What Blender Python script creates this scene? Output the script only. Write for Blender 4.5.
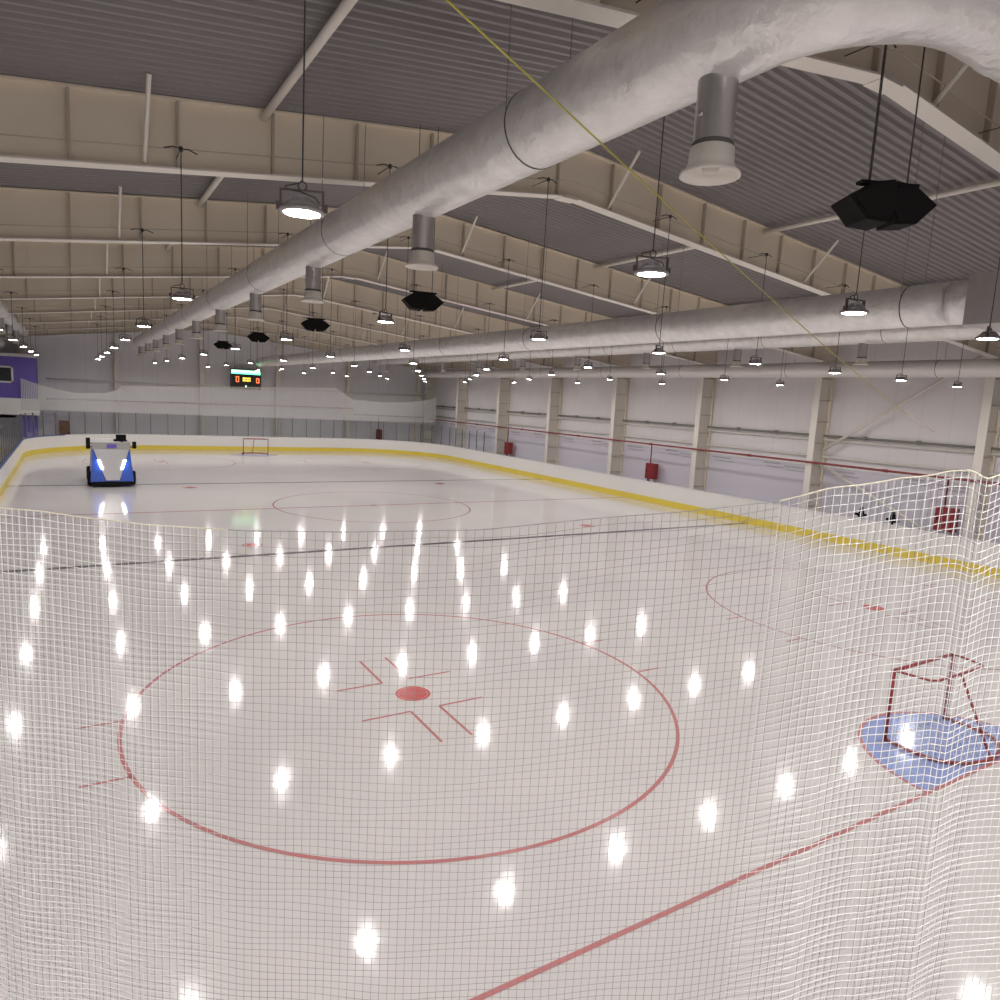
import bpy, bmesh, math, random
from mathutils import Vector, Matrix
random.seed(7)
S = bpy.context.scene
for o in list(bpy.data.objects): bpy.data.objects.remove(o)
COL = S.collection
PI = math.pi

# ------------------------------------------------------------ camera
CAM = Vector((-11.944, -30.547, 5.125))
YAW, PITCH, ROLL, FPX = -0.553, -0.140, -0.055, 696.95
RC = Matrix.Rotation(YAW, 3, 'Z') @ Matrix.Rotation(PITCH, 3, 'X') @ Matrix.Rotation(ROLL, 3, 'Y')
cd = bpy.data.cameras.new('camera'); co = bpy.data.objects.new('camera', cd); COL.objects.link(co)
cd.sensor_width = 36; cd.lens = 36*FPX/1000; cd.clip_start = .05; cd.clip_end = 300
co.matrix_world = Matrix.Translation(CAM) @ (RC @ Matrix.Rotation(PI/2, 3, 'X')).to_4x4()
S.camera = co
def in_frame(P):
    d = RC.transposed() @ (Vector(P)-CAM)
    return d.y > .1 and abs(d.x/d.y*FPX) < 500 and abs(d.z/d.y*FPX) < 500

# ------------------------------------------------------------ world, exposure
w = bpy.data.worlds.new('world'); S.world = w; w.use_nodes = True
w.node_tree.nodes['Background'].inputs[0].default_value = (.8, .8, .85, 1)
w.node_tree.nodes['Background'].inputs[1].default_value = .05
S.view_settings.view_transform = 'Standard'; S.view_settings.look = 'None'
S.view_settings.gamma = 1; S.view_settings.use_curve_mapping = False
S.view_settings.exposure = 1.12
LAMP_STRENGTH = 168.0
LAMP_COLOR = (1.0, .955, .93)

# ------------------------------------------------------------ materials
def lin(c):
    return tuple(((v/255)/12.92 if v/255 <= .04045 else ((v/255+.055)/1.055)**2.4) for v in c)
def mat(name, col, rough=.5, metal=0, emit=None, es=0, spec=.5, bump=None, mottle=None, srgb=False):
    m = bpy.data.materials.new(name); m.use_nodes = True
    nt = m.node_tree; b = nt.nodes['Principled BSDF']
    if srgb: col = lin(col)
    b.inputs['Base Color'].default_value = (*col, 1); b.inputs['Roughness'].default_value = rough
    b.inputs['Metallic'].default_value = metal; b.inputs['Specular IOR Level'].default_value = spec
    if emit: b.inputs['Emission Color'].default_value = (*emit, 1); b.inputs['Emission Strength'].default_value = es
    tc = nt.nodes.new('ShaderNodeTexCoord')
    if mottle:
        sc, amt = mottle
        n = nt.nodes.new('ShaderNodeTexNoise'); n.inputs['Scale'].default_value = sc; n.inputs['Detail'].default_value = 6
        nt.links.new(tc.outputs['Object'], n.inputs['Vector'])
        mx = nt.nodes.new('ShaderNodeMix'); mx.data_type = 'RGBA'
        mx.inputs[6].default_value = (*[c*(1-amt) for c in col], 1); mx.inputs[7].default_value = (*[min(1, c*(1+amt)) for c in col], 1)
        nt.links.new(n.outputs['Fac'], mx.inputs[0]); nt.links.new(mx.outputs[2], b.inputs['Base Color'])
    if bump:
        sc, st, dist = bump
        n = nt.nodes.new('ShaderNodeTexNoise'); n.inputs['Scale'].default_value = sc; n.inputs['Detail'].default_value = 5
        nt.links.new(tc.outputs['Object'], n.inputs['Vector'])
        bp = nt.nodes.new('ShaderNodeBump'); bp.inputs['Strength'].default_value = st; bp.inputs['Distance'].default_value = dist
        nt.links.new(n.outputs['Fac'], bp.inputs['Height']); nt.links.new(bp.outputs[0], b.inputs['Normal'])
    return m
def seam_mat(name, col, seam, axis, pitch, width, rough=.55):
    """painted panel with narrow darker joints every `pitch` metres"""
    m = mat(name, col, rough); nt = m.node_tree; b = nt.nodes['Principled BSDF']
    tc = nt.nodes.new('ShaderNodeTexCoord'); sp = nt.nodes.new('ShaderNodeSeparateXYZ'); nt.links.new(tc.outputs['Object'], sp.inputs[0])
    md = nt.nodes.new('ShaderNodeMath'); md.operation = 'PINGPONG'; md.inputs[1].default_value = pitch/2
    nt.links.new(sp.outputs[axis], md.inputs[0])
    lt = nt.nodes.new('ShaderNodeMath'); lt.operation = 'LESS_THAN'; lt.inputs[1].default_value = width/2; nt.links.new(md.outputs[0], lt.inputs[0])
    n = nt.nodes.new('ShaderNodeTexNoise'); n.inputs['Scale'].default_value = .5; nt.links.new(tc.outputs['Object'], n.inputs['Vector'])
    m1 = nt.nodes.new('ShaderNodeMix'); m1.data_type = 'RGBA'; m1.inputs[6].default_value = (*[c*.93 for c in col], 1); m1.inputs[7].default_value = (*[min(1, c*1.06) for c in col], 1)
    nt.links.new(n.outputs['Fac'], m1.inputs[0])
    m2 = nt.nodes.new('ShaderNodeMix'); m2.data_type = 'RGBA'; m2.inputs[7].default_value = (*seam, 1)
    nt.links.new(lt.outputs[0], m2.inputs[0]); nt.links.new(m1.outputs[2], m2.inputs[6]); nt.links.new(m2.outputs[2], b.inputs['Base Color'])
    return m
M = {}
def ice_mat():
    m = mat('ice', (.80, .76, .745), .1); nt = m.node_tree; b = nt.nodes['Principled BSDF']
    b.inputs['IOR'].default_value = 1.38
    tc = nt.nodes.new('ShaderNodeTexCoord')
    n = nt.nodes.new('ShaderNodeTexNoise'); n.inputs['Scale'].default_value = .16; n.inputs['Detail'].default_value = 4
    nt.links.new(tc.outputs['Object'], n.inputs['Vector'])
    r = nt.nodes.new('ShaderNodeValToRGB'); e = r.color_ramp.elements
    e[0].position = .35; e[0].color = (.68, .648, .64, 1); e[1].position = .68; e[1].color = (.745, .71, .69, 1)
    nt.links.new(n.outputs['Fac'], r.inputs[0]); nt.links.new(r.outputs[0], b.inputs['Base Color'])
    n2 = nt.nodes.new('ShaderNodeTexNoise'); n2.inputs['Scale'].default_value = 5; n2.inputs['Detail'].default_value = 5
    nt.links.new(tc.outputs['Object'], n2.inputs['Vector'])
    mr = nt.nodes.new('ShaderNodeMapRange'); mr.inputs[1].default_value = .3; mr.inputs[2].default_value = .7; mr.inputs[3].default_value = .05; mr.inputs[4].default_value = .13
    nt.links.new(n2.outputs['Fac'], mr.inputs[0]); nt.links.new(mr.outputs[0], b.inputs['Roughness'])
    bp = nt.nodes.new('ShaderNodeBump'); bp.inputs['Strength'].default_value = .1; bp.inputs['Distance'].default_value = .004
    nt.links.new(n2.outputs['Fac'], bp.inputs['Height']); nt.links.new(bp.outputs[0], b.inputs['Normal'])
    return m
M['ice'] = ice_mat()
def line_mat(name, c): return mat(name, c, .12, mottle=(14, .12))
M['red_line'] = line_mat('red_line', (.56, .22, .22))
M['faint_red'] = line_mat('faint_red', (.50, .26, .27))
M['spot_red'] = line_mat('spot_red', (.62, .15, .14))
M['blue_line'] = line_mat('dark_line', (.045, .05, .07))
M['crease'] = line_mat('crease_blue', (.32, .41, .74))
M['concrete'] = mat('concrete', (.34, .33, .33), .8, mottle=(2, .15))
M['deck'] = mat('roof_deck', (.26, .24, .243), .55, mottle=(.7, .1))
M['beam'] = mat('beam_web', (.87, .78, .64), .6, mottle=(.6, .08))
M['flange'] = mat('beam_flange', (.84, .80, .73), .5)
M['column'] = mat('column_web', (.80, .765, .69), .6)
M['stiff'] = mat('beam_stiffener', (.56, .49, .40), .6)
M['foil'] = mat('duct_foil', (.86, .83, .82), .34, .6, bump=(8, .55, .045), mottle=(4, .2))
M['pipe_white'] = mat('duct_painted', (.84, .81, .79), .4, .2, bump=(7, .3, .03))
M['nozzle'] = mat('nozzle_zinc', (.52, .505, .50), .36, .8, bump=(6, .3, .02), mottle=(6, .12))
M['nozzle_white'] = mat('nozzle_ring', (.74, .70, .64), .45)
M['black'] = mat('black_plastic', (.010, .010, .010), .8, spec=.15)
M['wire'] = mat('dark_wire', (.05, .045, .045), .6)
M['thinwire'] = mat('steel_wire', (.18, .17, .17), .5)
M['strap'] = mat('dark_strap', (.09, .08, .08), .6)
M['grille'] = mat('speaker_grille', (.014, .013, .013), .8, spec=.1)
M['bronze'] = mat('lamp_bracket', (.10, .08, .075), .45, .3)
M['housing'] = mat('lamp_housing', (.55, .53, .55), .35, .7)
M['rim'] = mat('lamp_rim', (.40, .38, .39), .35, .5)
M['lens'] = mat('lamp_lens', (.9, .9, .9), .4, emit=LAMP_COLOR, es=LAMP_STRENGTH)
M['wallR'] = seam_mat('side_wall_panel', (.88, .85, .865), (.81, .78, .795), 1, 1.2, .03)
M['wallF'] = seam_mat('end_wall_panel', (.88, .85, .88), (.80, .77, .80), 0, 1.0, .04)
M['wainscot'] = mat('lower_wall', (.76, .73, .82), .5)
M['dash'] = mat('wall_dash', (.50, .48, .52), .6)  # thin grey strips on the right wall
M['greypipe'] = mat('grey_pipe', (.26, .26, .22), .5)
M['whitepipe'] = mat('white_pipe', (.78, .76, .70), .45)
M['redpipe'] = mat('red_pipe', (.30, .055, .06), .5)
M['red'] = mat('cabinet_red', (.30, .03, .035), .4)
M['brown'] = mat('brown_red', (.22, .07, .05), .5)
M['board'] = mat('board_white', (.80, .785, .76), .3)
M['kick'] = mat('kick_yellow', (.76, .60, .08), .35)
M['cap_blue'] = mat('cap_blue', (.06, .10, .28), .4)
M['cap_white'] = mat('cap_white', (.74, .73, .73), .4)
M['post'] = mat('glass_post', (.16, .155, .17), .4, .3)
M['purple'] = mat('purple_wall', (.155, .11, .47), .5)
M['white'] = mat('white_paint', (.78, .76, .74), .5)
M['grey'] = mat('grey_paint', (.36, .35, .38), .5)
M['dark'] = mat('dark_glass', (.03, .035, .04), .15)
M['net'] = mat('net_white', (.88, .87, .87), .6)
M['net_shaded'] = mat('net_shade_grey', (.30, .285, .29), .7)  # darker copy of the net white, for the shaded middle of the net
M['net_far'] = mat('net_far', (.90, .89, .89), .6)
M['rope'] = mat('net_rope', (.70, .66, .52), .7)
M['yellow'] = mat('yellow_rope', (.50, .46, .08), .5)
M['goal_red'] = mat('goal_red', (.30, .025, .03), .35)
M['zblue'] = mat('machine_blue', (.03, .10, .55), .3)
M['zsilver'] = mat('machine_silver', (.50, .49, .50), .3, .5, bump=(6, .15, .02))
M['zgrey'] = mat('machine_grey', (.42, .40, .39), .45)
M['headlight'] = mat('headlight', (.9, .9, .9), .3, emit=(.95, .97, 1), es=5)
M['sbk'] = mat('board_black', (.02, .02, .02), .4)
M['sgreen'] = mat('led_green', (.1, .5, .25), .5, emit=(.10, 1, .40), es=2.2)
M['swhite'] = mat('led_white', (.5, .8, .6), .5, emit=(.5, 1, .75), es=.8)
M['sred'] = mat('led_red', (.6, .1, .05), .5, emit=(1, .16, .05), es=1)
M['syel'] = mat('led_yellow', (.6, .5, .1), .5, emit=(1, .75, .12), es=1)
M['brown_dark'] = mat('dark_brown', (.06, .035, .03), .5)
M['orange'] = mat('bench_orange', (.65, .38, .10), .5)
def glass_mat():
    m = bpy.data.materials.new('clear_glass'); m.use_nodes = True; nt = m.node_tree; nt.nodes.clear()
    out = nt.nodes.new('ShaderNodeOutputMaterial'); mx = nt.nodes.new('ShaderNodeMixShader')
    t = nt.nodes.new('ShaderNodeBsdfTransparent'); t.inputs[0].default_value = (.95, .965, .97, 1)
    g = nt.nodes.new('ShaderNodeBsdfGlossy'); g.inputs['Roughness'].default_value = .05
    f = nt.nodes.new('ShaderNodeLayerWeight'); f.inputs[0].default_value = .05
    nt.links.new(f.outputs['Facing'], mx.inputs[0]); nt.links.new(t.outputs[0], mx.inputs[1]); nt.links.new(g.outputs[0], mx.inputs[2])
    nt.links.new(mx.outputs[0], out.inputs[0]); return m
M['glass'] = glass_mat()

# ------------------------------------------------------------ mesh helpers
class MB:
    def __init__(s): s.v = []; s.f = []; s.m = []
    def add(s, vs, fs, mi=0):
        n = len(s.v); s.v += [tuple(v) for v in vs]; s.f += [tuple(n+i for i in f) for f in fs]; s.m += [mi]*len(fs); return s
    def box(s, x0, x1, y0, y1, z0, z1, mi=0):
        return s.add([(x0,y0,z0),(x1,y0,z0),(x1,y1,z0),(x0,y1,z0),(x0,y0,z1),(x1,y0,z1),(x1,y1,z1),(x0,y1,z1)],
                     [(0,3,2,1),(4,5,6,7),(0,1,5,4),(1,2,6,5),(2,3,7,6),(3,0,4,7)], mi)
    def hexa(s, b, t, mi=0):
        """b, t: four bottom and four top corners (ccw)"""
        return s.add(list(b)+list(t), [(0,3,2,1),(4,5,6,7),(0,1,5,4),(1,2,6,5),(2,3,7,6),(3,0,4,7)], mi)
    def prism(s, poly, axis, a, b, mi=0):
        def P(q, t):
            return {'x': (t, q[0], q[1]), 'y': (q[0], t, q[1]), 'z': (q[0], q[1], t)}[axis]
        n = len(poly); vs = [P(q, a) for q in poly]+[P(q, b) for q in poly]
        return s.add(vs, [tuple(range(n))[::-1], tuple(range(n, 2*n))]+[(i, (i+1)%n, n+(i+1)%n, n+i) for i in range(n)], mi)
    def tube(s, pts, r, seg=8, caps=True, mi=0, closed=False):
        pts = [Vector(p) for p in pts]; n = len(pts); rr = r if isinstance(r, (list, tuple)) else [r]*n
        vs = []; prev = None
        for i, p in enumerate(pts):
            if closed: t = pts[(i+1)%n]-pts[i-1]
            else: t = pts[min(i+1, n-1)]-pts[max(i-1, 0)]
            t.normalize()
            if prev is None:
                a = Vector((0,0,1)) if abs(t.z) < .9 else Vector((1,0,0)); u = t.cross(a).normalized()
            else: u = (prev-t*prev.dot(t)).normalized()
            prev = u; q = t.cross(u)
            for k in range(seg):
                an = 2*PI*k/seg; vs.append(p+(u*math.cos(an)+q*math.sin(an))*rr[i])
        fs = []
        for i in range(n if closed else n-1):
            for k in range(seg):
                a = i*seg+k; b = i*seg+(k+1)%seg; j = ((i+1)%n)*seg; fs.append((a, b, j+(k+1)%seg, j+k))
        if caps and not closed: fs += [tuple(range(seg))[::-1], tuple((n-1)*seg+k for k in range(seg))]
        return s.add(vs, fs, mi)
    def lathe(s, prof, c=(0,0,0), seg=24, mi=0):
        vs = []; fs = []; n = len(prof)
        for r, z in prof:
            for k in range(seg):
                a = 2*PI*k/seg; vs.append((c[0]+r*math.cos(a), c[1]+r*math.sin(a), c[2]+z))
        for i in range(n-1):
            for k in range(seg): fs.append((i*seg+k, i*seg+(k+1)%seg, (i+1)*seg+(k+1)%seg, (i+1)*seg+k))
        return s.add(vs, fs, mi)
    def disc(s, r, z, c=(0,0,0), seg=24, mi=0):
        return s.add([(c[0]+r*math.cos(2*PI*k/seg), c[1]+r*math.sin(2*PI*k/seg), c[2]+z) for k in range(seg)], [tuple(range(seg))[::-1]], mi)
    def build(s, name, m, parent=None, smooth=False, loc=None, label=None):
        me = bpy.data.meshes.new(name); me.from_pydata(s.v, [], s.f)
        for x in (m if isinstance(m, (list, tuple)) else [m]): me.materials.append(M[x])
        me.polygons.foreach_set('material_index', s.m)
        if smooth: me.polygons.foreach_set('use_smooth', [True]*len(s.f))
        me.update()
        o = bpy.data.objects.new(name, me); COL.objects.link(o)
        if parent: o.parent = parent
        if loc: o.location = loc
        if label: o['label'] = label
        return o
def tag(o, label, cat, group=None, kind=None):
    o['label'] = label; o['category'] = cat
    if group: o['group'] = group
    if kind: o['kind'] = kind
    return o
def thing(name, loc, label, cat, group=None, rz=0):
    o = bpy.data.objects.new(name, None); COL.objects.link(o); o.location = loc; o.rotation_euler = (0,0,rz); o.empty_display_size = .1
    return tag(o, label, cat, group)
def structure(o): o['kind'] = 'structure'; return o
def dup(o, parent=None):
    c = o.copy(); COL.objects.link(c); c.parent = parent
    for ch in [x for x in o.children]: dup(ch, c)
    return c
ORD = ['first','second','third','fourth','fifth','sixth','seventh','eighth','ninth','tenth','eleventh','twelfth','thirteenth']
def ordn(i, n, a, b):
    """ordinal counted from the nearer end, a = name of start, b = name of other end"""
    if i == 0: return a+'most'
    return ORD[i]

# ------------------------------------------------------------ roof lines
RX = -2.0
def deck_z(x): return 10.75+.124*(x-RX) if x < RX else 10.75-.094*(x-RX)
BX = -2.45
def chord_z(x): return 9.71+.137*(x-BX) if x < BX else 9.71-.0945*(x-BX)
XL, XR, YN, YF = -22.5, 18.75, -37.0, 33.0
RAFT = [-24.45+7.18*k for k in range(-1, 8)]+[32.7]      # the one behind the camera too
BOARD_X0, BOARD_X1, BOARD_Y0, BOARD_Y1, RAD = -14.65, 15.4, -30.0, 29.3, 7.5
CX = (BOARD_X0+BOARD_X1)/2

# ------------------------------------------------------------ ice with its markings (structure)
def floor():
    b = MB(); b.add([(XL,YN,-.02),(XR,YN,-.02),(XR,YF,-.02),(XL,YF,-.02)], [(0,1,2,3)], 6)
    # ice sheet: rounded rectangle
    pts = []
    for cx, cy, a0 in ((BOARD_X1-RAD, BOARD_Y1-RAD, 0), (BOARD_X0+RAD, BOARD_Y1-RAD, 90), (BOARD_X0+RAD, BOARD_Y0+RAD, 180), (BOARD_X1-RAD, BOARD_Y0+RAD, 270)):
        for k in range(13):
            a = math.radians(a0+k*7.5); pts.append((cx+RAD*math.cos(a), cy+RAD*math.sin(a), 0))
    b.add(pts, [tuple(range(len(pts)))], 0)
    Z = .003
    def strip(x0, y0, x1, y1, w, mi, z=Z):
        d = Vector((x1-x0, y1-y0)); n = Vector((-d.y, d.x)).normalized()*w/2
        b.add([(x0-n.x,y0-n.y,z),(x1-n.x,y1-n.y,z),(x1+n.x,y1+n.y,z),(x0+n.x,y0+n.y,z)], [(0,1,2,3)], mi)
    def ring(cx, cy, r, w, mi, a0=0, a1=360, seg=120, z=Z):
        vs = []; fs = []
        for k in range(seg+1):
            a = math.radians(a0+(a1-a0)*k/seg)
            for q in (r-w/2, r+w/2): vs.append((cx+q*math.cos(a), cy+q*math.sin(a), z))
        for k in range(seg): fs.append((2*k, 2*k+1, 2*k+3, 2*k+2))
        b.add(vs, fs, mi)
    def dot(cx, cy, r, mi, z=Z):
        b.add([(cx+r*math.cos(2*PI*k/40), cy+r*math.sin(2*PI*k/40), z) for k in range(40)], [tuple(range(40))], mi)
    def hw(y):   # half widths of the ice along x at y
        t = 0
        if y > BOARD_Y1-RAD: t = y-(BOARD_Y1-RAD)
        if y < BOARD_Y0+RAD: t = (BOARD_Y0+RAD)-y
        return RAD-math.sqrt(max(0, RAD*RAD-t*t))
    for y in (-26.0, 25.9):
        e = hw(y); strip(BOARD_X0+e, y, BOARD_X1-e, y, .06, 1)
    strip(BOARD_X0, -8.67, BOARD_X1, -8.67, .24, 4); strip(BOARD_X0, 8.67, BOARD_X1, 8.67, .2, 4)
    strip(BOARD_X0, 0, BOARD_X1, 0, .13, 2)
    ring(0, 0, 4.5, .07, 2, z=Z+.001); dot(0, 0, .15, 2, Z+.002)
    for sx in (-7, 7):
        for sy in (-7.17, 7.17): ring(sx, sy, .3, .05, 3); dot(sx, sy, .22, 3)
        for sy in (-20, 20):
            mi = 1 if sx < 0 else 2
            ring(sx, sy, 4.5, .06 if sx < 0 else .05, mi)
            ring(sx, sy, .28, .05, 3); dot(sx, sy, .25, 3)
            for q in (-1, 1):
                for p_ in (-1, 1):
                    strip(sx+q*4.42, sy+p_*.88, sx+q*5.0, sy+p_*.88, .05, mi)
                    # L marks either side of the spot
                    strip(sx-.06+q*.26, sy+p_*.63, sx-.06+q*1.1, sy+p_*.63, .05, mi)
                    strip(sx-.06+q*.26, sy+p_*.63, sx-.06+q*.26, sy+p_*1.77, .05, mi)
    # goal creases
    for gy, s in ((-26.0, 1), (25.9, -1)):
        vs = [(1.8*math.cos(PI*k/40), gy+s*1.8*math.sin(PI*k/40), .0025) for k in range(41)]
        b.add(vs, [tuple(range(41)) if s > 0 else tuple(range(41))[::-1]], 5)
        ring(0, gy, 1.8, .06, 1, 0 if s > 0 else 180, 180 if s > 0 else 360, 60, .004)
    return structure(b.build('floor', ['ice','red_line','faint_red','spot_red','blue_line','crease','concrete']))
floor()

# ------------------------------------------------------------ ceiling: trapezoid ribbed deck, ribs run down the slope
def ceiling():
    b = MB(); pitch = .215; h = .055
    y = YN; prof = []
    while y < YF+.2:
        prof += [(y, 0), (y+.065, 0), (y+.10, h), (y+.18, h)]; y += pitch
    n = len(prof); xs = (XL, RX, XR)
    vs = [(x, min(p[0], YF+.2), deck_z(x)+p[1]) for x in xs for p in prof]
    fs = [(c*n+i, c*n+i+1, (c+1)*n+i+1, (c+1)*n+i) for c in (0, 1) for i in range(n-1)]
    b.add(vs, fs)
    # outer skin
    for (xa, xb) in ((XL, RX), (RX, XR)):
        b.add([(xa,YN,deck_z(xa)+.2),(xb,YN,deck_z(xb)+.2),(xb,YF+.2,deck_z(xb)+.2),(xa,YF+.2,deck_z(xa)+.2)], [(0,1,2,3)])
    structure(b.build('ceiling', 'deck'))
ceiling()

# ------------------------------------------------------------ walls
b = MB(); b.box(XR, XR+.15, YN, YF, 2.9, deck_z(XR)+.2, 0); b.box(XR-.02, XR+.15, YN, YF, -.02, 2.9, 1)
b.box(XR-.07, XR-.02, YN, YF, 2.86, 2.93, 0)
y = -20.5
while y < 30:
    for dy, L, dz in ((1.6, 1.3, 2.70), (3.9, 1.5, 2.66), (5.6, 1.0, 2.74)):
        b.box(XR-.035, XR-.02, y+dy, y+dy+L, dz, dz+.07, 2)
        b.box(XR-.035, XR-.02, y+dy-.2, y+dy+L-.2, dz-.16, dz-.12, 2)
    y += 7.12
structure(b.build('wall_right', ['wallR', 'wainscot', 'dash']))
def gable(name, y0, y1, m):
    poly = [(XL, -.02), (XR, -.02), (XR, deck_z(XR)+.2), (RX, deck_z(RX)+.2), (XL, deck_z(XL)+.2)]
    return structure(MB().prism(poly, 'y', y0, y1).build(name, m))
gable('wall_far', YF, YF+.15, 'wallF'); gable('wall_near', YN-.15, YN, 'wallF')
structure(MB().box(XL-.15, XL, YN, YF, -.02, deck_z(XL)+.2).build('wall_left', 'wallR'))

# ------------------------------------------------------------ roof rafters
def rafter(i, y):
    far = i
    names = ['just behind the camera', 'nearest in view at top right', 'second from the camera', 'third from the camera', 'fourth from the camera', 'fifth from the camera', 'sixth from the camera', 'seventh from the camera', 'eighth from the camera', 'tight against the far end wall']
    t = thing('roof_rafter', (0, y, 0), 'beige tapered steel rafter with pale bottom flange, '+names[i], 'roof beam', 'beige rafters under the roof deck')
    th = .012
    b = MB()
    for xa, xb in ((XL, BX), (BX, RX), (RX, XR)):
        b.hexa([(xa,-th,chord_z(xa)),(xb,-th,chord_z(xb)),(xb,th,chord_z(xb)),(xa,th,chord_z(xa))],
               [(xa,-th,deck_z(xa)-.02),(xb,-th,deck_z(xb)-.02),(xb,th,deck_z(xb)-.02),(xa,th,deck_z(xa)-.02)])
    # longitudinal rib on the web
    b.build('web', 'beam', t)
    for nm, zf, hw_, mm in (('bottom_flange', lambda x: chord_z(x)-.03, .15, 'flange'), ('top_flange', lambda x: deck_z(x)-.04, .13, 'beam')):
        b = MB(); q_ = BX if nm == 'bottom_flange' else RX
        for xa, xb in ((XL, q_), (q_, XR)):
            b.hexa([(xa,-hw_,zf(xa)),(xb,-hw_,zf(xb)),(xb,hw_,zf(xb)),(xa,hw_,zf(xa))],
                   [(xa,-hw_,zf(xa)+.03),(xb,-hw_,zf(xb)+.03),(xb,hw_,zf(xb)+.03),(xa,hw_,zf(xa)+.03)])
        if nm == 'bottom_flange': b.box(BX-.22, BX+.22, -.15, .15, chord_z(BX)-.08, chord_z(BX)-.03)
        b.build(nm, mm, t)
    x = -21.0
    while x < XR-.6:
        MB().box(x-.02, x+.02, -.10, .10, chord_z(x), deck_z(x)-.05).build('stiffener', 'stiff', t); x += 1.52
    for x in (-16.9, -10.85, -5.0, -1.3, 6.0, 12.2):
        z0 = chord_z(x)+.05
        MB().tube([(x, -.05, z0), (x, -1.0, deck_z(x)-.02)], .035, 6).build('fly_brace', 'flange', t)
    # cable tray line and messenger wire in front of the web
    b = MB(); zz = .27
    b.tube([(XL, -.20, chord_z(XL)+zz), (BX, -.20, chord_z(BX)+zz), (XR, -.20, chord_z(XR)+zz)], .009, 5)
    b.build('messenger_wire', 'stiff', t)
    return t
for i, y in enumerate(RAFT): rafter(i, y)

# longitudinal struts between rafters
for row, x in (('left of the ridge', -9.0), ('right of the ridge', 4.1), ('nearest the right wall', 10.9)):
    for k in range(1, 9):
        y0, y1 = RAFT[k]+.05, RAFT[k+1]-.05; z = deck_z(x)-.14
        o = MB().tube([(0, y0-RAFT[k], 0), (0, y1-RAFT[k], 0)], .065, 10).build('roof_strut', 'flange', smooth=True, loc=(x, RAFT[k], z))
        tag(o, 'pale round steel strut %s, in the %s bay from the camera' % (row, ORD[k-1]), 'roof strut', 'pale struts between the rafters')

# ------------------------------------------------------------ right wall columns
for k, y in enumerate(RAFT[1:]):
    nm = ['first', 'nearest in view, at the right edge'] + [ORD[j]+' along the right wall from the near side' for j in range(1, 9)]
    t = thing('steel_column', (18.2, y, 0), 'beige steel wall column, '+nm[k], 'column', 'beige columns along the right wall')
    z1 = chord_z(17.7)
    MB().box(-.50, -.46, -.16, .16, 0, z1-.035).build('inner_flange', 'flange', t)
    MB().box(-.46, .44, -.012, .012, 0, z1-.04).build('web', 'column', t)
    MB().box(.44, .48, -.16, .16, 0, z1-.1).build('outer_flange', 'beam', t)
    for q in range(1, 8): MB().box(-.46, .44, -.11, .11, q*1.0-.02, q*1.0+.02).build('stiffener', 'stiff', t)
    MB().box(-.56, .52, -.22, .22, -.02, .03).build('base_plate', 'beam', t)
# haunch at the top joins the rafter
# far wall columns
for k, x in enumerate((-15.1, -8.9, -2.7, 3.5, 9.9, 17.0)):
    t = thing('end_wall_column', (x, 32.72, 0), 'pale slim steel column against the far wall, %s from the left' % ORD[k], 'column', 'slim columns against the far wall')
    MB().box(-.17, .17, -.25, -.22, 0, chord_z(x)-.3).build('front_flange', 'flange', t)
    MB().box(-.012, .012, -.22, .2, 0, chord_z(x)-.3).build('web', 'beam', t)
    MB().box(-.17, .17, .2, .23, 0, chord_z(x)-.3).build('back_flange', 'beam', t)

# braces
for (n, a, c) in (('beige diagonal brace rising from the second near column to the right', (-10.3, 3.65), (-16.9, 8.1)), ('beige diagonal brace running down from the second near column behind the boards', (-10.3, 3.05), (-16.95, .1)), ):
    tag(MB().tube([(18.28, a[0], a[1]), (18.28, c[0], max(c[1], .05))], .07, 8).build('diagonal_brace', 'flange', smooth=True), n, 'brace', 'diagonal braces on the walls')
tag(MB().tube([(-8.6, 32.94, 4.6), (-6.0, 32.94, 2.9)], .05, 8).build('diagonal_brace', 'flange', smooth=True), 'thin pale diagonal brace beside the far wall column left of the scoreboard', 'brace', 'diagonal braces on the walls')

# pipes on the right wall
def pipe(name, pts, r, m, label, cat='pipe'):
    return tag(MB().tube(pts, r, 10).build(name, m, smooth=True), label, cat)
YP0, YP1 = -30, 32.0
t = thing('wall_conduit', (18.6, 0, 4.36), 'grey pipe with clamps running high along the right wall', 'pipe')
MB().tube([(0, YP0, 0), (0, YP1, 0)], .05, 8).build('tube', 'greypipe', t, True)
for k in range(26): 
    y = YP0+1.3+k*2.37
    MB().box(-.07, .15, y-.06, y+.06, -.07, .09).build('clamp', 'greypipe', t)
pipe('wall_rail', [(18.6, YP0, 4.16), (18.6, YP1, 4.16)], .055, 'whitepipe', 'upper white pipe just below the grey pipe on the right wall')
pipe('wall_rail', [(18.6, YP0, 3.36), (18.6, YP1, 3.36)], .055, 'whitepipe', 'lower white pipe just above the red pipe on the right wall')
t = thing('fire_pipe', (17.62, 0, 3.1), 'long red fire main running across the wall columns', 'pipe')
MB().tube([(0, YP0, 0), (0, 31.2, 0)], .05, 10).build('tube', 'redpipe', t, True)
for y in (-20.9, -13.8, -6.7, .5, 7.6, 14.7, 21.8): MB().tube([(0, y-.12, 0), (0, y+.12, 0)], .07, 10).build('coupling', 'redpipe', t, True)
# far wall pipes
pipe('end_wall_pipe', [(-13.6, 32.0, 3.5), (10.2, 32.0, 3.75), (10.3, 32.0, 3.2), (17.3, 32.0, 3.2)], .055, 'redpipe', 'dull red pipe running low along the far end wall')
pipe('end_wall_pipe', [(-13.6, 32.2, 5.0), (17.8, 32.2, 5.3)], .05, 'whitepipe', 'pale pipe running at mid height along the far end wall')
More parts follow.
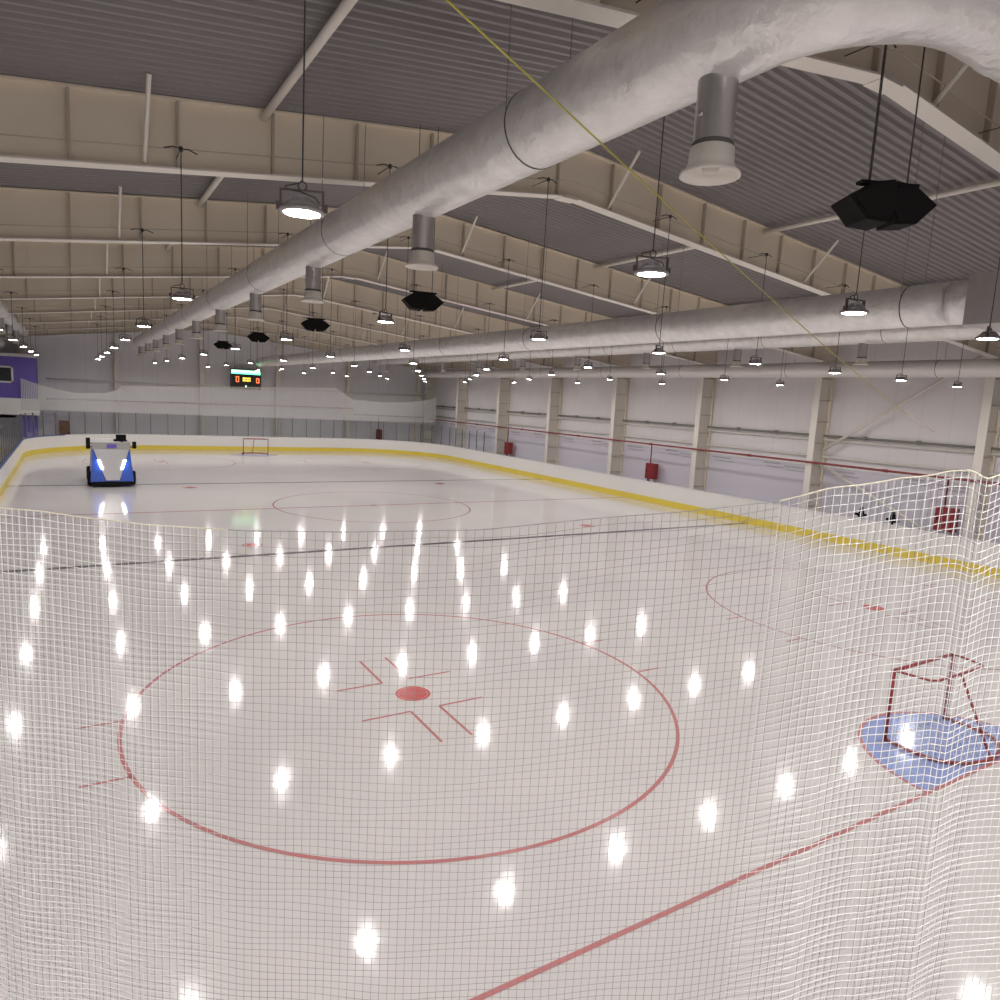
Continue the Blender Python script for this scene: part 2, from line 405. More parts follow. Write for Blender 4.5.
# fire cabinets with drop pipes
def cabinet(x, y, label, kind='red', h=.95, w_=.75, drop=True):
    t = thing('fire_hose_cabinet', (x, y, .95), label, 'fire cabinet', 'red fire hose cabinets')
    MB().box(-.22, .12, -w_/2, w_/2, 0, h).build('body', kind, t)
    MB().box(-.235, -.22, -w_/2+.04, w_/2-.04, .04, h-.04).build('door', kind, t)
    MB().box(-.26, -.235, w_/2-.14, w_/2-.10, h*.45, h*.6).build('handle', 'black', t)
    MB().box(-.1, .1, -w_/2+.05, -w_/2+.12, -.95, 0).build('leg', 'grey', t); MB().box(-.1, .1, w_/2-.12, w_/2-.05, -.95, 0).build('leg', 'grey', t)
    if drop: MB().tube([(-.1, .1, h), (-.1, .1, 2.13), (17.69-x, .1, 2.15)] if x > 15 else [(-.1, .1, h), (-.1, .1, 2.2)], .035, 8).build('drop_pipe', 'redpipe', t, True)
cabinet(18.3, .9, 'red fire hose cabinet on the right wall between two columns, mid length')
cabinet(18.3, 17.5, 'red fire hose cabinet beyond the middle one, farther along the right wall')
cabinet(17.95, -16.35, 'red fire hose cabinet seen through the white net at right edge')
cabinet(12.9, 32.1, 'small dull red cabinet against the far wall right of the goal', 'brown')
t = thing('exit_door_panel', (-12.5, 32.35, 0), 'small brown red door leaf in the far wall left of the ice machine', 'door')
MB().box(-.35, .35, 0, .1, 0, 1.9).build('leaf', 'brown', t); MB().box(.22, .28, -.05, 0, .9, 1.05).build('handle', 'black', t)

# dark valve heads just beyond the right boards
for (y, n) in ((-13.66, 'left one of two dark valve heads beyond the right boards'), (-15.0, 'right one of two dark valve heads beyond the right boards')):
    t = thing('valve_stand', (16.5, y, 0), n, 'valve', 'dark valve stands behind the right boards')
    MB().tube([(0,0,0), (0,0,1.15)], .05, 8).build('pipe', 'black', t, True)
    MB().lathe([(.0,0),(.13,0),(.15,.08),(.10,.22),(.09,.34),(0,.36)], (0,0,1.12), 12).build('head', 'black', t, True)
    MB().tube([(0,-.26,1.22), (0,.26,1.22)], .055, 8).build('side_port', 'black', t, True)
    MB().lathe([(0,0),(.07,0),(.07,.08),(0,.08)], (0,0,1.48), 10).build('knob', 'bronze', t, True)

# ------------------------------------------------------------ rink boards
def path(off=0, step=.6):
    """closed rounded rectangle, counter clockwise, offset outwards; list of (x, y, nx, ny)"""
    out = []; r = RAD
    C = [(BOARD_X1-r, BOARD_Y0+r, -90), (BOARD_X1-r, BOARD_Y1-r, 0), (BOARD_X0+r, BOARD_Y1-r, 90), (BOARD_X0+r, BOARD_Y0+r, 180)]
    for cx, cy, a0 in C:
        for k in range(19):
            a = math.radians(a0+k*5); out.append((cx+(r+off)*math.cos(a), cy+(r+off)*math.sin(a), math.cos(a), math.sin(a)))
    return out
def ring_section(prof, pts, closed=True):
    b = MB(); n = len(prof); m = len(pts); vs = []
    for x, y, nx, ny in pts:
        for (o, z) in prof: vs.append((x+nx*o, y+ny*o, z))
    fs = []
    for i in range(m if closed else m-1):
        j = (i+1) % m
        for k in range(n): fs.append((i*n+k, j*n+k, j*n+(k+1)%n, i*n+(k+1)%n))
    if not closed: fs += [tuple(range(n)), tuple((m-1)*n+k for k in range(n))[::-1]]
    return b.add(vs, fs)
PTS = path()
bd = thing('rink_boards', (CX, -.35, 0), 'white dasher boards with yellow kick strip ringing the ice', 'rink boards')
def sub(b, name, m, label=None):
    b.v = [(x-CX, y+.35, z) for x, y, z in b.v]; return b.build(name, m, bd, label=label)
sub(ring_section([(0,0),(.12,0),(.12,1.13),(0,1.13)], PTS), 'wall_panel', 'board')
sub(ring_section([(-.012,0.003),(0,0.003),(0,.33),(-.012,.33)], PTS), 'kick_strip', 'kick', 'yellow kick strip')
left = [q for q in PTS if q[0] < BOARD_X0+2.2]
rest = PTS[len(PTS)-0:]
i0 = next(i for i, q in enumerate(PTS) if q in left)
sub(ring_section([(-.03,1.13),(.15,1.13),(.15,1.18),(-.03,1.18)], left, False), 'cap_rail', 'cap_blue', 'blue cap rail')
other = PTS[PTS.index(left[-1]):]+PTS[:PTS.index(left[0])+1]
sub(ring_section([(-.02,1.13),(.14,1.13),(.14,1.17),(-.02,1.17)], other, False), 'cap_rail', 'cap_white', 'white cap rail')

# glass panels along the left side, round the far end and down the right
def walk():
    """points every 1.2 m along the boards, from left side round far end"""
    seq = []
    y = 6.6
    while y < BOARD_Y1-RAD-.3: seq.append((BOARD_X0-.06, y)); y += 1.2
    arc = RAD*PI/2; n = 10
    for k in range(n): 
        a = PI-(k+.4)*(PI/2)/n; seq.append((BOARD_X0+RAD+(RAD+.06)*math.cos(a), BOARD_Y1-RAD+(RAD+.06)*math.sin(a)))
    x = BOARD_X0+RAD+.3
    while x < BOARD_X1-RAD: seq.append((x, BOARD_Y1+.06)); x += 1.2
    for k in range(n):
        a = PI/2-(k+.4)*(PI/2)/n; seq.append((BOARD_X1-RAD+(RAD+.06)*math.cos(a), BOARD_Y1-RAD+(RAD+.06)*math.sin(a)))
    y = BOARD_Y1-RAD-.3
    while y > 15.5: seq.append((BOARD_X1+.06, y)); y -= 1.2
    return seq
seq = walk()
ORD2 = ORD+['fourteenth','fifteenth','sixteenth','seventeenth','eighteenth']
cnt = {}
for i in range(len(seq)-1):
    (xa, ya), (xb, yb) = seq[i], seq[i+1]; L = math.hypot(xb-xa, yb-ya); an = math.atan2(yb-ya, xb-xa)
    if xa < BOARD_X0 and ya < BOARD_Y1-RAD-.2: side = 'left boards'
    elif ya > BOARD_Y1: side = 'far end boards'
    elif xa < 0: side = 'far left corner'
    elif xa < BOARD_X1: side = 'far right corner'
    else: side = 'right boards'
    k = cnt.get(side, 0); cnt[side] = k+1
    t = thing('glass_panel', (xa, ya, 1.182), 'clear glass panel with slim post on the %s, %s along from the left' % (side, ORD2[k]), 'glass panel', 'glass panels on the '+side, an)
    MB().box(.03, L-.03, -.006, .006, 0, 1.55).build('pane', 'glass', t)
    MB().box(-.025, .025, -.03, .03, 0, 1.58).build('post', 'post', t)
# front rail of players' area left
t = thing('players_bench', (-16.6, 13, 0), 'orange and white bench stall behind the left boards', 'bench')
MB().box(-.6, .6, -7, 7, 0, .5).build('base', 'white', t); MB().box(-.3, .3, -7, 7, .5, .58).build('seat', 'orange', t); MB().box(-.65, -.55, -7, 7, .5, 1.5).build('backrest', 'white', t)

# ------------------------------------------------------------ purple block at far left
t = thing('purple_room_block', (-14.1, 30.0, 0), 'purple two storey room block with white edged window in far left corner', 'room block')
b = MB(); b.box(-8.3, 0, 0, 2.5, 3.4, 6.4); b.box(-1.15, -.1, .1, 2.5, 0, 3.4)
b.build('wall', 'purple', t)
MB().box(-8.35, .05, -.05, 2.5, 6.4, 6.62).build('roof_edge', 'white', t)
MB().box(-8.3, .15, -.48, 2.5, 2.35, 3.5).build('balcony_slab', 'white', t, label='white balcony slab')
MB().box(-8.3, -1.3, .3, 2.5, 0, 2.1).build('lower_panel', 'grey', t)
f = MB(); 
for q in ((-3.2, -1.35, 5.6, 5.72), (-3.2, -1.35, 4.55, 4.67)): f.box(q[0], q[1], -.06, .0, q[2], q[3])
f.box(-3.2, -3.08, -.06, 0, 4.55, 5.72); f.box(-1.47, -1.35, -.06, 0, 4.55, 5.72)
wf = f.build('window_frame', 'white', t); MB().box(-3.08, -1.47, -.02, 0.0, 4.67, 5.6).build('pane', 'dark', wf)

# ------------------------------------------------------------ nets (real twine)
def net(name, cols, pitch, r, m, label, rope_r=.004, rope_m='rope', seg=3, cat='net', parts=True, taper=None):
    """cols: list of (x, y, ztop, zbottom) at one-twine spacing along the curve"""
    b = MB(); nrow = max(int((c[2]-c[3])/pitch) for c in cols); n = len(cols)
    zmax = max(c[2] for c in cols); 
    def P(i, j):
        x, y, zt, zb = cols[i]; 
        return (x, y, zt-(zt-zb)*j/nrow + .004*math.sin(j*.9+i*.31)*(pitch/.025 if pitch < .05 else 0))
    R_ = [r]*n
    if taper:      # finer twine towards one edge: (first column fraction, last column fraction, radius at the last)
        fa, fb, rb = taper
        R_ = [r+(rb-r)*max(0, min(1, (i/(n-1)-fa)/(fb-fa))) for i in range(n)]
    for i in range(n): b.tube([P(i, j) for j in range(nrow+1)], R_[i], seg, False)
    for j in range(1, nrow+1): b.tube([P(i, j) for i in range(n)], R_, seg, False)
    base = cols[n//2]
    t = thing(name, (base[0], base[1], base[3]), label, cat)
    b.v = [(x-base[0], y-base[1], z-base[3]) for x, y, z in b.v]; b.build('mesh', m, t)
    rp = MB().tube([(c[0]-base[0], c[1]-base[1], c[2]-base[3]) for c in cols], rope_r, 6); rp.build('top_rope', rope_m, t)
    return t
# top line of the near net, as height against the bearing from the seating (degrees right of the rink's long axis)
NC = (BOARD_X0+RAD, BOARD_Y0+RAD); NR = RAD+.06
TOPPX = [(-200,500),(0,508),(40,511),(80,517),(150,525),(250,531),(350,532),(480,530),(520,526),(600,518),(680,512),(720,508),(780,501),(800,496),(830,488),(868,484),(902,478),(927,476),(950,471),(972,470),(986,479),(994,477),(1010,470),(1150,460)]
def plan_to_u(x, y):
    d = RC.transposed() @ Vector((x-CAM.x, y-CAM.y, -.6)); return 500+d.x/d.y*FPX
def ztop_at(x, y):
    z = 4.6
    for _ in range(12):
        d = RC.transposed() @ Vector((x-CAM.x, y-CAM.y, z-CAM.z)); u = 500+d.x/d.y*FPX; v = 500-d.z/d.y*FPX
        q = TOPPX
        u_ = max(q[0][0], min(q[-1][0]-1, u))
        for (a, va), (c, vc) in zip(q, q[1:]):
            if a <= u_ < c: tv = va+(vc-va)*(u_-a)/(c-a); break
        z += (v-tv)*d.y/FPX
    return z
def net_cols(a0, a1, pitch, off=0, wav=.0):
    cols = []; n = int(math.radians(a1-a0)*NR/pitch)
    for k in range(n+1):
        a = math.radians(a0)+k*pitch/NR; rr = NR+off+wav*math.sin(k*.35)+wav*.6*math.sin(k*.13+1)
        x, y = NC[0]+rr*math.cos(a), NC[1]+rr*math.sin(a); cols.append((x, y, ztop_at(x, y), 1.2))
    return cols
net('safety_net', net_cols(205, 234, .0215, -.02, .010), .0205, .0014, 'net', 'lit white part of the safety net hanging at the left in front of the ice', taper=(.84, 1, .0004), rope_r=.0018)
net('safety_net', net_cols(226, 252, .0255, -.12, .004), .0255, .0008, 'net_shaded', 'shaded middle part of the safety net, twine coloured grey for the shade', rope_r=.0014, rope_m='net_shaded')  # same net as both sides; its shade is put into the twine colour
net('safety_net', net_cols(245.2, 275, .0245, -.02, .012), .0245, .00125, 'net', 'lit white part of the safety net at the right before the goal', taper=(.05, 0, .0006), rope_r=.0022)

# added lamps, unseen, behind and beside the camera, to light the near net
def added_flood(loc, aim, label, st):
    t = thing('added_flood_lamp', loc, label, 'lamp', 'added lamps lighting the near net')
    d = (Vector(aim)-Vector(loc)).normalized(); q = d.to_track_quat('-Z', 'Y'); t.rotation_mode = 'QUATERNION'; t.rotation_quaternion = q
    MB().box(-.16, .16, -.12, .12, 0, .09).build('housing', 'housing', t)
    m = M['lens'].copy(); M['added_flood_lens'] = m; m.node_tree.nodes['Principled BSDF'].inputs['Emission Strength'].default_value = st
    MB().box(-.14, .14, -.10, .10, -.01, -.002).build('lens', 'added_flood_lens', t)
    zt = (deck_z(loc[0])-loc[2]); up = q.inverted() @ Vector((0, 0, zt))
    MB().tube([(0,0,.08), up], .02, 8).build('drop_rod', 'grey', t)
added_flood((-13.9, -30.2, 6.2), (-12.2, -28.2, 4.0), 'small added lamp lighting the net, left of the camera, outside the view', 170)
added_flood((-9.3, -31.9, 6.2), (-9.9, -29.6, 4.0), 'small added lamp lighting the net, right of the camera, outside the view', 170)

# far safety net
TN = [(-15.07,4.94),(-14.2,4.6),(-13,4.3),(-11.78,4.06),(-10,4.12),(-8.95,4.45),(-8.85,4.72),(0,5.15),(7.7,5.53),(8.4,5.1),(9.2,4.6),(12,4.48),(15,4.66),(16.6,4.9),(17.5,5.25)]
cols = []; x = -15.0
while x < 17.45:
    for (a, va), (c, vc) in zip(TN, TN[1:]):
        if a <= x < c: z = va+(vc-va)*(x-a)/(c-a)
    cols.append((x, 29.44, z, 2.78)); x += .1
net('end_safety_net', cols, .1, .015, 'net_far', 'pale safety net sagging above the glass before the far wall', rope_r=.02, seg=3)

# ------------------------------------------------------------ goals
def goal(loc, face, label):
    """mouth towards +y when face=0"""
    t = thing('hockey_goal', loc, label, 'hockey goal', 'red framed hockey goals', face)
    H, W = 1.2, .93; r = .03
    for s in (-1, 1): MB().tube([(s*W,0,0),(s*W,0,H)], r, 10).build('post', 'goal_red', t, True)
    MB().tube([(-W-.02,0,H),(W+.02,0,H)], r, 10).build('crossbar', 'goal_red', t, True)
    top = [(-W,0,H),(-W*.88,-.5,H),(-W*.75,-.56,H),(W*.75,-.56,H),(W*.88,-.5,H),(W,0,H)]
    MB().tube(top, .02, 8).build('top_frame', 'goal_red', t, True)
    base = [(-W,0,.03)]+[(-W*math.cos(PI*k/20)*(1.12 if 2 < k < 18 else 1.05), -.15-1.0*math.sin(PI*k/20)**.75, .03) for k in range(1, 20)]+[(W,0,.03)]
    MB().tube(base, .028, 8).build('base_frame', 'goal_red', t, True)
    MB().tube([(0,-.56,H),(0,-1.14,.03)], .022, 8).build('centre_brace', 'goal_red', t, True)
    # netting
    b = MB(); N = len(base)
    def topP(f):
        L = [(Vector(top[i+1])-Vector(top[i])).length for i in range(len(top)-1)]; T = sum(L)*f
        for i, l in enumerate(L):
            if T <= l+1e-6: return Vector(top[i]).lerp(Vector(top[i+1]), T/l)
            T -= l
        return Vector(top[-1])
    def baseP(f):
        q = f*(N-1); i = min(int(q), N-2); return Vector(base[i]).lerp(Vector(base[i+1]), q-i)
    n1, n2 = 48, 20
    G = [[topP(i/n1).lerp(baseP(i/n1), j/n2)+Vector((0, 0, 0)) for j in range(n2+1)] for i in range(n1+1)]
    for g in G: b.tube(g, .0013, 3, False)
    for j in range(1, n2): b.tube([G[i][j] for i in range(n1+1)], .0013, 3, False)
    for k in range(1, 24): 
        x = -W*.8+k*W*1.6/24; b.tube([(x,0,H),(x,-.56,H)], .0013, 3, False)
    for k in range(1, 8): b.tube([(-W*.92,-k*.07,H),(W*.92,-k*.07,H)], .0013, 3, False)
    b.build('netting', 'net', t)
    return t
goal((.14, -24.8, .003), 0, 'near hockey goal with thick red frame standing on blue crease')
goal((.18, 25.75, .003), PI, 'small distant hockey goal in front of the far end boards')

# ------------------------------------------------------------ ice resurfacer
t = thing('ice_resurfacer', (-10.38, 7.75, 0), 'blue and silver ice resurfacing machine with lit headlights on far left ice', 'ice resurfacer')
# local: front at y=0, length to +y
b = MB()
b.hexa([(-.92,.02,.25),(.92,.02,.25),(.92,3.7,.25),(-.92,3.7,.25)], [(-.80,.55,1.80),(.80,.55,1.80),(.80,3.7,1.80),(-.80,3.7,1.80)])
b.build('body', 'zblue', t)
def fr(z): return .02+(z-.25)/(1.55)*.53       # y of the sloping nose
b = MB(); zt, zb = 1.80, .33
b.hexa([(-.27,fr(zb)-.06,zb),(.30,fr(zb)-.06,zb),(.30,fr(zb)+.05,zb),(-.27,fr(zb)+.05,zb)], [(-.76,fr(zt)-.06,zt),(.76,fr(zt)-.06,zt),(.76,fr(zt)+.05,zt),(-.76,fr(zt)+.05,zt)])
b.build('front_panel', 'zsilver', t)
MB().hexa([(-.82,.5,1.80),(.82,.5,1.80),(.82,3.4,1.80),(-.82,3.4,1.80)], [(-.88,.45,2.13),(.82,.45,2.13),(.82,3.4,2.13),(-.88,3.4,2.13)]).build('snow_tank', 'zgrey', t)
MB().box(-.2,.22,.42,.46,1.86,2.04).build('badge', 'purple', t)
for s in (-1, 1):
    h = MB(); z0, z1 = .86, 1.30; xa, xb = s*.42, s*.56
    h.hexa([(xa-.05,fr(z0)-.10,z0),(xa+.05,fr(z0)-.10,z0),(xa+.05,fr(z0)-.05,z0),(xa-.05,fr(z0)-.05,z0)], [(xb-.06,fr(z1)-.10,z1),(xb+.06,fr(z1)-.10,z1),(xb+.06,fr(z1)-.05,z1),(xb-.06,fr(z1)-.05,z1)])
    h.build('headlight', 'headlight', t)
    for yy in (.75, 2.9):
        wh = MB(); wh.lathe([(0,-.14),(.30,-.14),(.36,-.10),(.36,.10),(.30,.14),(0,.14)], (0,0,0), 20)
        wh.v = [(z+s*.90, x+yy, y+.365) for x, y, z in wh.v]; wh.build('wheel', 'black', t, True)
    a = MB(); a.tube([(s*.82,.5,1.9),(s*.98,.35,2.0)], .02, 6); a.build('mirror_arm', 'black', t)
    MB().box(s*.98-.09, s*.98+.09, .30, .36, 1.83 if s < 0 else 1.86, 2.36 if s < 0 else 2.2).build('mirror', 'black', t)
MB().box(-.88,.88,-.03,.4,.08,.27).build('bumper', 'black', t)
MB().box(-.95,.95,3.5,4.3,.03,.6).build('conditioner', 'zgrey', t)
st = MB(); st.box(.15,.72,1.3,1.9,2.13,2.2); st.build('console', 'black', t)
sw = MB(); sw.tube([(.47+.17*math.cos(a*PI/8), .9+.06*math.sin(a*PI/8), 2.32+.15*math.sin(a*PI/8)) for a in range(16)], .028, 6, closed=True); sw.tube([(.47,.95,2.1),(.47,.9,2.32)], .05, 6); sw.build('steering_wheel', 'black', t)
MB().box(.25,.7,1.5,1.62,2.2,2.45).build('seat_back', 'black', t)

# ------------------------------------------------------------ scoreboard
t = thing('scoreboard', (.72, 32.15, 5.0), 'black electronic scoreboard with green header and red and yellow digits', 'scoreboard')
MB().box(-1.24, 1.24, 0, .2, 0, 1.66).build('case', 'sbk', t)
MB().box(-1.18, 1.18, -.01, 0, 1.36, 1.58).build('header_strip', 'swhite', t)
MB().box(-1.18, 1.18, -.01, 0, 1.26, 1.34).build('green_strip', 'sgreen', t)
SEG = {'0': 'abcdef', '1': 'bc', '2': 'abged', '7': 'abc', '8': 'abcdefg', '5': 'afgcd'}
def digit(b, ch, x, z, w_, h):
    q = .16*w_*1.6
    R = {'a': (0,w_,h-q,h), 'g': (0,w_,h/2-q/2,h/2+q/2), 'd': (0,w_,0,q), 'f': (0,q,h/2,h), 'b': (w_-q,w_,h/2,h), 'e': (0,q,0,h/2), 'c': (w_-q,w_,0,h/2)}
    for s in SEG[ch]: a = R[s]; b.box(x+a[0], x+a[1], -.012, 0, z+a[2], z+a[3])
b = MB(); digit(b, '0', -.82, .56, .26, .48); b.build('home_digit', 'sred', t)
b = MB(); digit(b, '0', .84, .56, .26, .40); b.build('guest_digit', 'sred', t)
b = MB(); digit(b, '0', -.25, .66, .16, .3); digit(b, '0', -.03, .66, .16, .3); digit(b, '0', .2, .66, .16, .3); b.build('clock_digit', 'syel', t)
MB().box(-1.22, 1.22, -.01, 0, .04, .3).build('lower_strip', 'brown_dark', t)
MB().box(-.06, .06, -.02, 0, .12, .3).build('period_digit', 'swhite', t)
for s in (-1, 1): MB().tube([(s*.9, .1, 1.66), (s*.9, .1, 4.2)], .012, 5).build('hanger', 'thinwire', t)

# ------------------------------------------------------------ ducts
def nozzle(par, x, y, z, zb, ox, oy):
    """drop nozzle from duct underside z to rim zb; coordinates local to duct"""
    h = z-zb
    n = MB(); n.lathe([(.155, 0), (.155, -h*.66)], (x, y, z+.12*0), 20); n.lathe([(.155,.14),(.155,0)], (x,y,z), 20)
    for s_ in (-1, 1): n.box(x+s_*.155-.02, x+s_*.155+.02, y-.02, y+.02, z-h*.4, z-h*.36)
    o = n.build('nozzle', 'nozzle', par, True)
    c = MB(); c.lathe([(.157,-h*.66+.015),(.165,-h*.66),(.165,-h*.66-.015),(.157,-h*.66-.02)], (x,y,z), 20); c.build('joint_band', 'strap', o, True)
    d = MB(); d.lathe([(.158,-h*.66-.02),(.172,-h*.70),(.18,-h*.87),(.20,-h*.93),(.232,-h*.965),(.238,-h),(.222,-h),(.18,-h+.05),(.10,-h+.07),(.0,-h+.075)], (x,y,z), 28)
    d.lathe([(0,-h+.03),(.06,-h+.03),(.07,-h+.07)], (x,y,z), 16)
    d.build('diffuser', 'nozzle_white', o, True)
def duct(name, x, z, r, y0, y1, label, m='foil', nozz=None, zb=None, elbow=None, strap_step=2.4, wires=True, s0=.7):
    t = thing(name, (x, y0, z), label, 'air duct', 'large round air ducts')
    pts = []
    if elbow:
        R_, x2 = elbow
        pts += [(x2-x, -R_, 0), (R_+ .4, -R_, 0)] if x2 > x else []
        for k in range(13):
            a = PI/2*k/12; pts.append((R_-R_*math.sin(a), -R_*math.cos(a), 0)) if x2 > x else None
    else: pts.append((0, 0, 0))
    y = .5
    L = y1-y0
    while y < L-.2: pts.append((0, y, 0)); y += 2.4
    pts.append((0, L, 0))
    MB().tube(pts, r, 32).build('shell', m, t, True)
    y = s0; q = 0
    while y < L:
        b = MB(); b.tube([(0, y-.009, 0), (0, y+.009, 0)], r+.005, 32); 
        if y < 60: b.build('strap', 'strap' if q % 2 == 0 else m, t, True)
        if q % 2 == 0 and wires:
            dz = deck_z(x)-z
            MB().tube([(-r*.98, y, .05), (-r*.98, y, dz-.02)], .006, 4).build('hanger_wire', 'thinwire', t)
            MB().tube([(r*.98, y, .05), (r*.98, y, dz-.02)], .006, 4).build('hanger_wire', 'thinwire', t)
        y += strap_step; q += 1
    if nozz:
        for yy in nozz: nozzle(t, 0, yy-y0, -r+.01, zb-z, 0, 0)
    return t
NZ = [-26.37+5.4*k for k in range(11)]
DY1 = 29.6
d1 = duct('air_duct', -7.58, 8.06, .40, -26.75, DY1, 'big foil wrapped round duct crossing from top right down to far left', nozz=NZ, zb=6.98, elbow=(1.05, 17.5), strap_step=3.2, s0=2.95)
# ring seams on the cross leg of that duct
for k, xx in enumerate((1.5, 3.2, 5.6, 8.0)):
    MB().tube([(xx-.015, -1.05, 0), (xx+.015, -1.05, 0)], .408, 32).build('strap', 'foil', d1, True)
d2 = duct('air_duct', 1.15, 7.24, .37, -23.9, DY1-.8, 'low plain foil duct crossing the middle right, ending at a box plenum', m='foil', strap_step=3.1)
MB().tube([(0,0,0),(.02,-.15,0),(.08,-.32,0),(.2,-.5,0)], [.37,.37,.37,.37], 32).build('elbow', 'foil', d2, True)
MB().box(-.32, .95, -2.8, -.38, -.42, .40).build('plenum_box', 'nozzle', d2, label='square galvanised plenum box')
d3 = duct('air_duct', 11.55, 8.18, .40, -27.0, DY1, 'upper right foil duct with drop nozzles, partly hidden behind the middle duct', nozz=[-21.3+5.4*k for k in range(10)], zb=7.08)
d4 = duct('air_duct', 16.3, 7.28, .33, -30.0, DY1+1.0, 'slim plain duct running just in front of the right wall columns', m='pipe_white', strap_step=3.3)
d5 = duct('air_duct', -14.8, 8.15, .36, -27.0, DY1, 'upper foil duct at the far left edge', nozz=[-26.4+5.4*k for k in range(10)], zb=7.05)
d6 = duct('air_duct', -16.2, 7.3, .33, -27.0, DY1+1.0, 'lower plain duct at the far left edge under the upper one', m='pipe_white', strap_step=3.3)

# ------------------------------------------------------------ high bay lamps
ROWS = [-32.2]+[-25.03+7.14*k for k in range(8)]
COLS = [-13.88+3.5*k for k in range(9)]
LZ = 6.49
def make_lamp():
    t = thing('high_bay_lamp', (0,0,LZ), '', 'lamp', 'round high bay lamps hanging from the rafters')
    MB().lathe([(.168,-.004),(.155,-.007),(.12,-.010),(.06,-.012),(0,-.013)], seg=28).build('lens', 'lens', t, True)
    MB().lathe([(.168,-.004),(.178,-.008),(.212,-.004),(.216,.012),(.20,.035),(.17,.05),(.0,.05)], seg=28).build('reflector_rim', 'rim', t, True)
    b = MB(); b.lathe([(.17,.05),(.15,.08),(.08,.10),(.07,.15),(0,.15)], seg=20)
    for k in range(12):
        a = 2*PI*k/12; c, s = math.cos(a), math.sin(a)
        b.hexa([(c*.07-s*.004,s*.07+c*.004,.07),(c*.15-s*.004,s*.15+c*.004,.07),(c*.15+s*.004,s*.15-c*.004,.07),(c*.07+s*.004,s*.07-c*.004,.07)],
               [(c*.07-s*.004,s*.07+c*.004,.13),(c*.11-s*.004,s*.11+c*.004,.13),(c*.11+s*.004,s*.11-c*.004,.13),(c*.07+s*.004,s*.07-c*.004,.13)])
    b.build('housing', 'housing', t, False)
    b = MB(); b.box(-.205,-.19,-.02,.02,.04,.20); b.box(.19,.205,-.02,.02,.04,.20); b.box(-.205,.205,-.02,.02,.195,.21)
    b.box(-.235,-.19,-.025,.025,.02,.09); b.box(.19,.235,-.025,.025,.02,.09)
    b.build('bracket', 'bronze', t)
    b = MB(); b.tube([(.04*math.cos(a*PI/6), 0, .245+.04*math.sin(a*PI/6)) for a in range(12)], .007, 6, closed=True)
    b.tube([(0,0,.30),(-.03,0,.27),(-.15,-.01,.235),(-.16,-.02,.21),(-.02,-.02,.19),(.12,-.01,.15),(.16,0,.10)], .007, 5)
    b.build('hook', 'wire', t)
    return t
lp = make_lamp(); used = False
rows_all = ROWS
for r, y in enumerate(rows_all):
    vis = [x for x in COLS if in_frame((x, y, LZ))]
    for x in COLS:
        t = lp if not used else dup(lp); used = True
        t.location = (x, y+(.18 if r == 1 and x < -10 and x > -11 else 0), LZ); t.scale = (.82,)*3; t.rotation_euler[2] = random.uniform(-.5, .5)
        rn = 'row behind the camera' if r == 0 else ('row nearest the camera' if r == 1 else '%s row from the camera' % ORD[r-1])
        if x in vis:
            k = vis.index(x)
            t['label'] = 'round high bay lamp, %s in the %s' % ('leftmost' if k == 0 else ('rightmost' if k == len(vis)-1 else ORD[k]+' from the left'), rn)
        else:
            t['label'] = 'high bay lamp outside the view, %s column from left, %s' % (ORD[COLS.index(x)], rn)
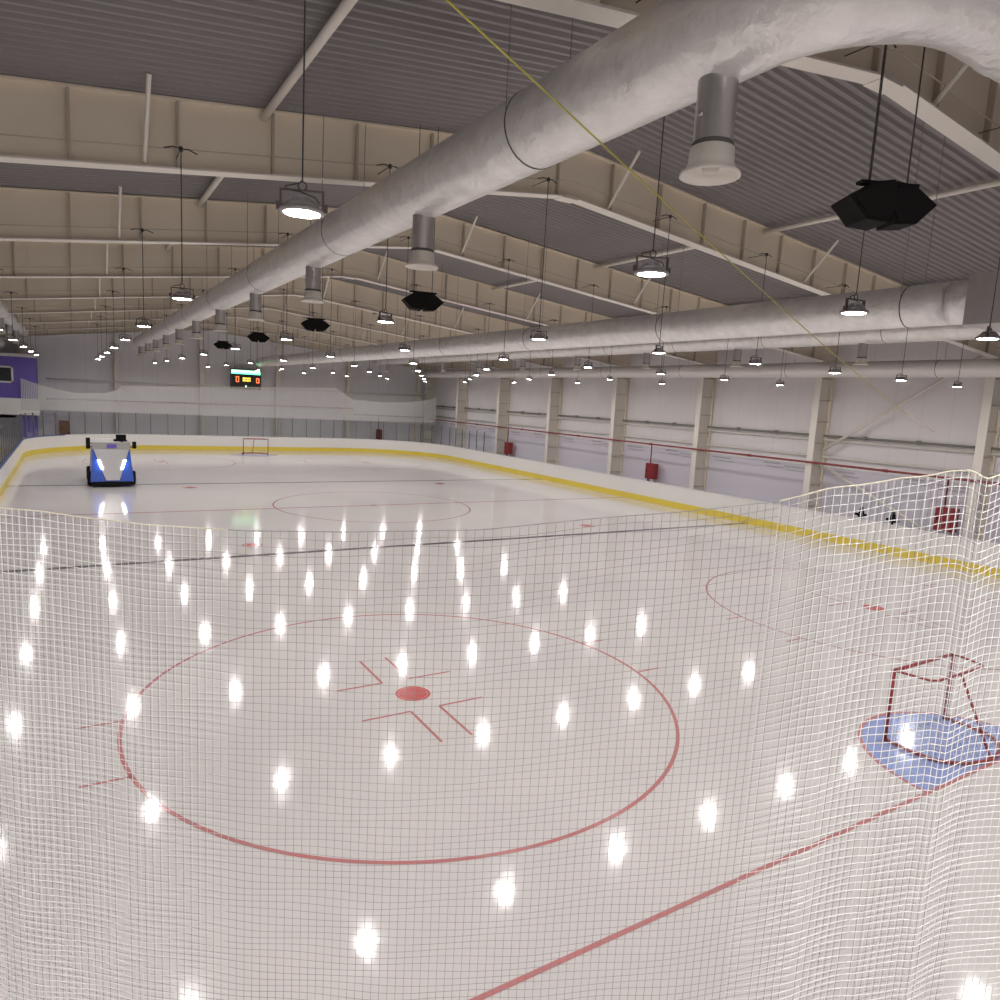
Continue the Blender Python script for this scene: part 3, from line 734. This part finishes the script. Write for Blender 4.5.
for t in [o for o in list(COL.objects) if o.name.startswith('high_bay_lamp')]:
    x, y = t.location.x, t.location.y; zt = (chord_z(x)+.16-LZ)/.82; c, s = math.cos(-t.rotation_euler[2]), math.sin(-t.rotation_euler[2])
    MB().tube([(0,0,.28),(0,0,zt)], .008 if y < -20 else .010, 5).build('cord', 'wire', t)
    def L_(dx, dy, z): return (dx*c-dy*s, dx*s+dy*c, z)
    b = MB(); b.tube([L_(-.3,.04,zt-.03), L_(-.14,.02,zt+.02), L_(0,0,zt), L_(.14,.02,zt+.02), L_(.3,.04,zt-.03)], .014, 5)
    b.lathe([(0,-.07),(.04,-.04),(.04,.03),(0,.06)], (0,0,zt), 8)
    yr = min(RAFT, key=lambda q: abs(q-.5-y)); e = (yr-y-.02)/.82
    b.tube([(0,0,zt), L_(0,e,zt)], .01, 5)
    b.build('clamp', 'wire', t)

# ------------------------------------------------------------ loudspeaker clusters
def cluster(x, y, z, rz, label):
    t = thing('loudspeaker_cluster', (x, y, z), label, 'loudspeaker', 'black loudspeaker clusters hanging in a line', rz)
    P1 = [(-.46,.0),(-.27,-.19),(-.04,-.21),(.06,.02),(-.02,.19),(-.22,.16)]
    for s in (1, -1):
        b = MB(); b.prism([(s*a, c) for a, c in (P1 if s > 0 else P1)], 'y', -.15 if s > 0 else -.12, .19 if s > 0 else .15)
        if s < 0: b.f = [f[::-1] for f in b.f]
        cab = b.build('cabinet', 'black', t)
        g = MB(); g.prism([(s*a*.82-s*.03, c*.82) for a, c in P1], 'y', (-.165 if s > 0 else -.135), (-.15 if s > 0 else -.12)); g.build('grille', 'grille', cab)
    MB().box(-.30,.30,-.05,.05,.17,.20).build('mounting_bar', 'black', t)
    t.scale = (.88,)*3; zt = (deck_z(x)-z)/.88
    for s in (-1, 1): 
        MB().tube([(s*.2,0,.2),(s*.2,0,zt)], .008, 5).build('hanging_cable', 'wire', t)
SP = [(-5.87,-26.8,7.0,-.45,'largest and nearest black double loudspeaker cluster, at upper right')]
SPL = ['second nearest black loudspeaker cluster, beside a duct nozzle', 'third black loudspeaker cluster from the camera', 'fourth black loudspeaker cluster from the camera', 'farthest black loudspeaker cluster, above and left of the scoreboard']
for k in range(4): SP.append((-6.0, -17.62+7.17*k, 7.0, -.25, SPL[k]))
for s in SP: cluster(*s)

# ------------------------------------------------------------ yellow rope in front of the big duct
A, B = Vector((-10.14,-26.69,7.4)), Vector((17.6,-15.59,4.87)); A2 = A+(A-B)*.06
pts = [A2.lerp(B, k/30)-Vector((0,0,1.1*(1-(2*k/30-1)**2)*.2)) for k in range(31)]
tag(MB().tube(pts, .007, 6).build('yellow_rope', 'yellow', smooth=True), 'thin yellow rope running diagonally down in front of the big duct to the right wall', 'rope')
